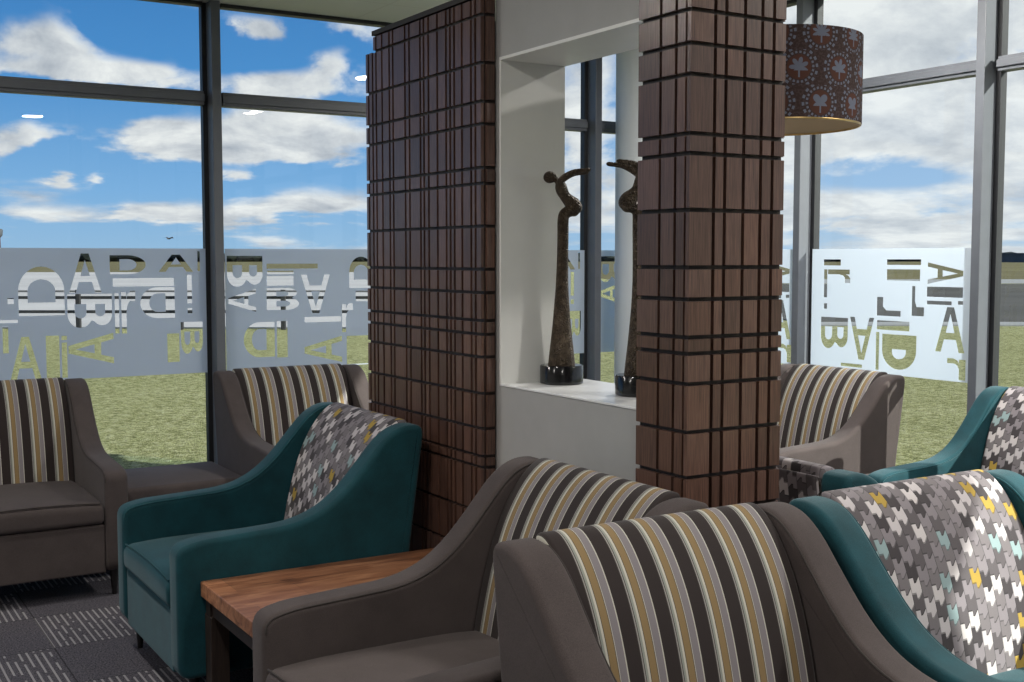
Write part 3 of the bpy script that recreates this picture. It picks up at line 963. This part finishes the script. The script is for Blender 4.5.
quadband('field_right', M['dry_grass'], 102, 151, 8, 300, GZ + .02)

# low black barrier along the apron
def fence(label, d, s0, s1):
    c = at(d, (s0 + s1) / 2, GZ)
    t = thing('barrier_fence', label, 'fence', c, math.atan2(rgt.y, rgt.x))
    L = (s1 - s0) / 2
    for z in (.42, .78):
        obj('rail', B(-L, L, -.03, .03, z, z + .075), M['rail'], t)
    k = -L + .6
    while k < L:
        obj('post', B(k - .06, k + .06, -.14, -.031, .0, 1.02, bev=.02), M['rail'], t)
        k += 2.6
fence('low black two-rail barrier fence crossing the grass beyond the left window', 30, -14.2, -2.6)

# tree line and far buildings
bm = bmesh.new()
rnd = random.Random(3)
s = -520
while s < 700:
    d = rnd.uniform(560, 620)
    h = rnd.uniform(3.2, 5.4)
    w = rnd.uniform(5, 12)
    m = Matrix.Translation(at(d, s, GZ + h * .45)) @ Matrix.Diagonal((w, w, h * .6, 1))
    bmesh.ops.create_icosphere(bm, subdivisions=2, radius=1, matrix=m)
    s += rnd.uniform(4, 9)
for v in bm.verts:
    v.co += Vector((rnd.uniform(-.5, .5), rnd.uniform(-.5, .5), rnd.uniform(-.5, .5)))
tl = obj('tree_line', bm, M['tree'])
tag(tl, 'dark line of distant trees along the horizon beyond the airfield', 'trees', kind='stuff')
def bldg(lab, d, s, w, h, mat, dep=30):
    t = thing('airport_building', lab, 'building', at(d, s, GZ), math.atan2(rgt.y, rgt.x))
    obj('wall', B(-w / 2, w / 2, -dep / 2, dep / 2, 0, h), mat, t)
    obj('roof', B(-w / 2 - .5, w / 2 + .5, -dep / 2 - .5, dep / 2 + .5, h, h + .5), M['bldg_dark'], t)
    k = -w / 2 + 1.5
    while k < w / 2 - 2.5:
        obj('window', B(k, k + 2.4, -dep / 2 - .05, -dep / 2 - .001, h * .45, h * .7), M['bldg_dark'], t)
        k += 5
D0 = 500
px = lambda x: (x - 512) / 1180 * D0
for x0, x1, y, m, lab in ((1008, 1060, 254, 'bldg_dark', 'low dark building far off on the horizon beyond the right window'),):
    bldg(lab, D0, px((x0 + x1) / 2), px(x1) - px(x0), (258 - y) / 1180 * D0 + 1.7, M[m])
tw = thing('control_tower', 'slim dark airport tower at the far left of the horizon', 'tower', at(480, (0 - 512) / 1180 * 480, GZ))
bm = bmesh.new(); lathe(bm, [(1.1, 0), (.9, 10)], 16); obj('shaft', bm, M['bldg_dark'], tw, 40)
bm = bmesh.new(); lathe(bm, [(.9, 10.001), (1.7, 11), (1.9, 13), (1.6, 13.6)], 16); obj('cab', bm, M['bldg_dark'], tw, 40)
bd = thing('bird', 'small dark bird in the sky above the left window lettering', 'bird', at(40, (170 - 512) / 1180 * 40, 1.7 + (258 - 239) / 1180 * 40), .6)
bm = bmesh.new()
tube(bm, [(-.11, 0, 0), (-.05, 0, .01), (.03, 0, .01), (.09, 0, .02), (.12, 0, .018)], [.006, .024, .03, .018, .004], 8)
for s_ in (-1, 1):
    w = [bm.verts.new(p) for p in ((.04, s_ * .02, .02), (.05, s_ * .12, .07), (-.02, s_ * .22, .02), (-.03, s_ * .10, .05), (-.03, s_ * .02, .02))]
    w2 = [bm.verts.new((v.co.x, v.co.y, v.co.z - .004)) for v in w]
    bm.faces.new(w); bm.faces.new(w2[::-1])
    for i in range(5): bm.faces.new((w[i], w2[i], w2[(i + 1) % 5], w[(i + 1) % 5]))
obj('body', bm, M['rail'], bd)

# ------------------------------------------------------------------ sky
wd = bpy.data.worlds.new('sky')
S.world = wd
wd.use_nodes = True
nt = wd.node_tree
class WN(NT):
    def __init__(s): s.t = nt
w = WN()
bg = nt.nodes['Background']
gen = w.coord('Generated')
sx = w.n('ShaderNodeSeparateXYZ'); w.l(gen, sx.inputs[0])
x, y, z = sx.outputs
az = w.math('MULTIPLY', w.math('ARCTAN2', x, y), 180 / PI)
el = w.math('DIVIDE', z, w.math('SQRT', w.math('ADD', w.math('MULTIPLY', x, x), w.math('MULTIPLY', y, y))))
# cloud sheet coordinates: azimuth by elevation, clouds flattening towards the horizon
cv = w.n('ShaderNodeCombineXYZ')
w.l(w.math('MULTIPLY', az, .10), cv.inputs[0])
elc = w.math('MINIMUM', w.math('MAXIMUM', el, 0), 3)
w.l(w.math('MULTIPLY', w.math('LOGARITHM', w.math('ADD', elc, .03), 2.718), 1.55), cv.inputs[1])
wn = w.n('ShaderNodeTexNoise'); wn.inputs['Scale'].default_value = 2.2; wn.inputs['Detail'].default_value = 3
w.l(cv.outputs[0], wn.inputs['Vector'])
n1 = w.noise(cv.outputs[0], 1.25, 7, .58, .25)
n2 = w.noise(w.mapping(cv.outputs[0], (1, 1, 1), (3.1, 7.7, 0)), 2.6, 6, .6, .2)
# broad cloud banks (azimuth deg, elevation tangent, half widths, weight)
wx = w.math('MULTIPLY', w.math('SUBTRACT', n2, .5), 5.0)
wy = w.math('MULTIPLY', w.math('SUBTRACT', n1, .5), .05)
azw = w.math('ADD', az, wx); elw = w.math('ADD', el, wy)
BANKS = [
    (9.99, 0.165, 3.17, 0.0214, 0.26), (10.79, 0.1428, 5.19, 0.0077, 0.2), (14.66, 0.1485, 2.67, 0.0095, 0.2), (16.23, 0.1656, 0.8, 0.0079, 0.1),
    (9.48, 0.0955, 2.1, 0.0108, 0.26), (14.61, 0.1025, 1.78, 0.0111, 0.22), (15.92, 0.0872, 2.26, 0.016, 0.26), (10.76, 0.0644, 0.68, 0.0047, 0.2),
    (12.6, 0.0635, 0.61, 0.004, 0.16), (13.65, 0.036, 1.06, 0.0064, 0.18), (15.42, 0.0388, 1.62, 0.0064, 0.2), (9.8, 0.0375, 2.11, 0.0062, 0.12),
    (15.36, 0.1822, 1.78, 0.0205, -0.2), (12.97, 0.1838, 1.3, 0.0156, -0.12), (10.76, 0.1196, 3.87, 0.0093, -0.15), (10.7, 0.0768, 3.44, 0.0094, -0.1),
    (19.17, 0.1853, 1.01, 0.0104, 0.28), (23.08, 0.1551, 1.69, 0.0179, 0.3), (20.05, 0.1415, 2.13, 0.0097, 0.26), (23.8, 0.188, 1.88, 0.0081, 0.2),
    (20.94, 0.0971, 4.23, 0.0245, 0.3), (18.61, 0.0622, 0.92, 0.0073, 0.26), (21.84, 0.0439, 3.31, 0.0132, 0.24), (19.04, 0.0353, 1.86, 0.0066, 0.2),
    (21.39, 0.0727, 2.35, 0.0057, -0.22), (17.56, 0.1602, 1.18, 0.0112, -0.15), (21.47, 0.1868, 1.02, 0.0097, -0.15), (49.43, 0.1805, 4.62, 0.0312, 0.25),
    (50.4, 0.1014, 2.96, 0.0204, 0.2), (49.62, 0.0344, 3.84, 0.0096, 0.12), (47.36, 0.079, 2.2, 0.0112, -0.2), (48.71, 0.0625, 3.45, 0.008, -0.18),
    (50.78, 0.1363, 1.69, 0.0078, 0.15), (46.98, 0.0187, 2.22, 0.0065, -0.12), (35.25, 0.0903, 1.91, 0.0497, 0.25), (54.14, 0.1218, 1.62, 0.0458, 0.1),
]
bias = None
for (a, e, ra, re, wt) in BANKS:
    dx = w.math('DIVIDE', w.math('SUBTRACT', azw, a), ra)
    dy = w.math('DIVIDE', w.math('SUBTRACT', elw, e), re)
    q = w.math('ADD', w.math('MULTIPLY', dx, dx), w.math('MULTIPLY', dy, dy))
    g = w.math('MULTIPLY', w.math('EXPONENT', w.math('MULTIPLY', q, -1)), wt)
    bias = g if bias is None else w.math('ADD', bias, g)
right = w.math('MINIMUM', w.math('MAXIMUM', w.math('DIVIDE', w.math('SUBTRACT', az, 30), 14), 0), 1)
dens = w.math('ADD', n1, w.math('MULTIPLY', right, .17))
if bias is not None: dens = w.math('ADD', dens, bias)
cl = w.n('ShaderNodeMapRange', interpolation_type='SMOOTHSTEP')
w.l(dens, cl.inputs[0]); cl.inputs[1].default_value = .52; cl.inputs[2].default_value = .70
blue = w.ramp(w.math('DIVIDE', elc, .30), [(0, (.36, .56, .78)), (.18, (.24, .48, .80)), (.5, (.085, .30, .66)), (1, (.035, .17, .47))])
cloud = w.ramp(n2, [(.26, (.40, .43, .50)), (.46, (.72, .72, .75)), (.62, (1.0, .97, .95))])
sky = w.mix(cl.outputs[0], blue, cloud)
# brighter, whiter sky around the sun side
sky = w.mix(w.math('MULTIPLY', right, .22), sky, (.95, .97, 1.0))
w.l(sky, bg.inputs[0])
bg.inputs[1].default_value = 1.0

# ------------------------------------------------------------------ sun
sl = bpy.data.lights.new('sun', 'SUN')
sl.energy = 8; sl.angle = math.radians(.6); sl.color = (1, .95, .86)
so = bpy.data.objects.new('sun', sl)
COL.objects.link(so)
to_sun = Vector((1, -1.3, .90)).normalized()
so.rotation_euler = to_sun.to_track_quat('Z', 'Y').to_euler()
so.location = (30, -4, 20)

# ------------------------------------------------------------------ camera
cam = bpy.data.cameras.new('camera')
cam.sensor_width = 36
cam.lens = 1180 / 1024 * 36
cam.clip_start = .05; cam.clip_end = 5000
co = bpy.data.objects.new('camera', cam)
COL.objects.link(co)
co.location = (0, 0, 1.7)
th = math.atan(83 / 1180)
d = Vector((.52250 * math.cos(th), .85264 * math.cos(th), -math.sin(th)))
co.rotation_euler = d.to_track_quat('-Z', 'Y').to_euler()
S.camera = co
vs = S.view_settings
vs.view_transform = 'Standard'
vs.look = 'None'
vs.gamma = 1
vs.exposure = 0
vs.use_curve_mapping = False
S.cycles.use_denoising = True
S.cycles.transparent_max_bounces = 16
S.cycles.sample_clamp_indirect = 6
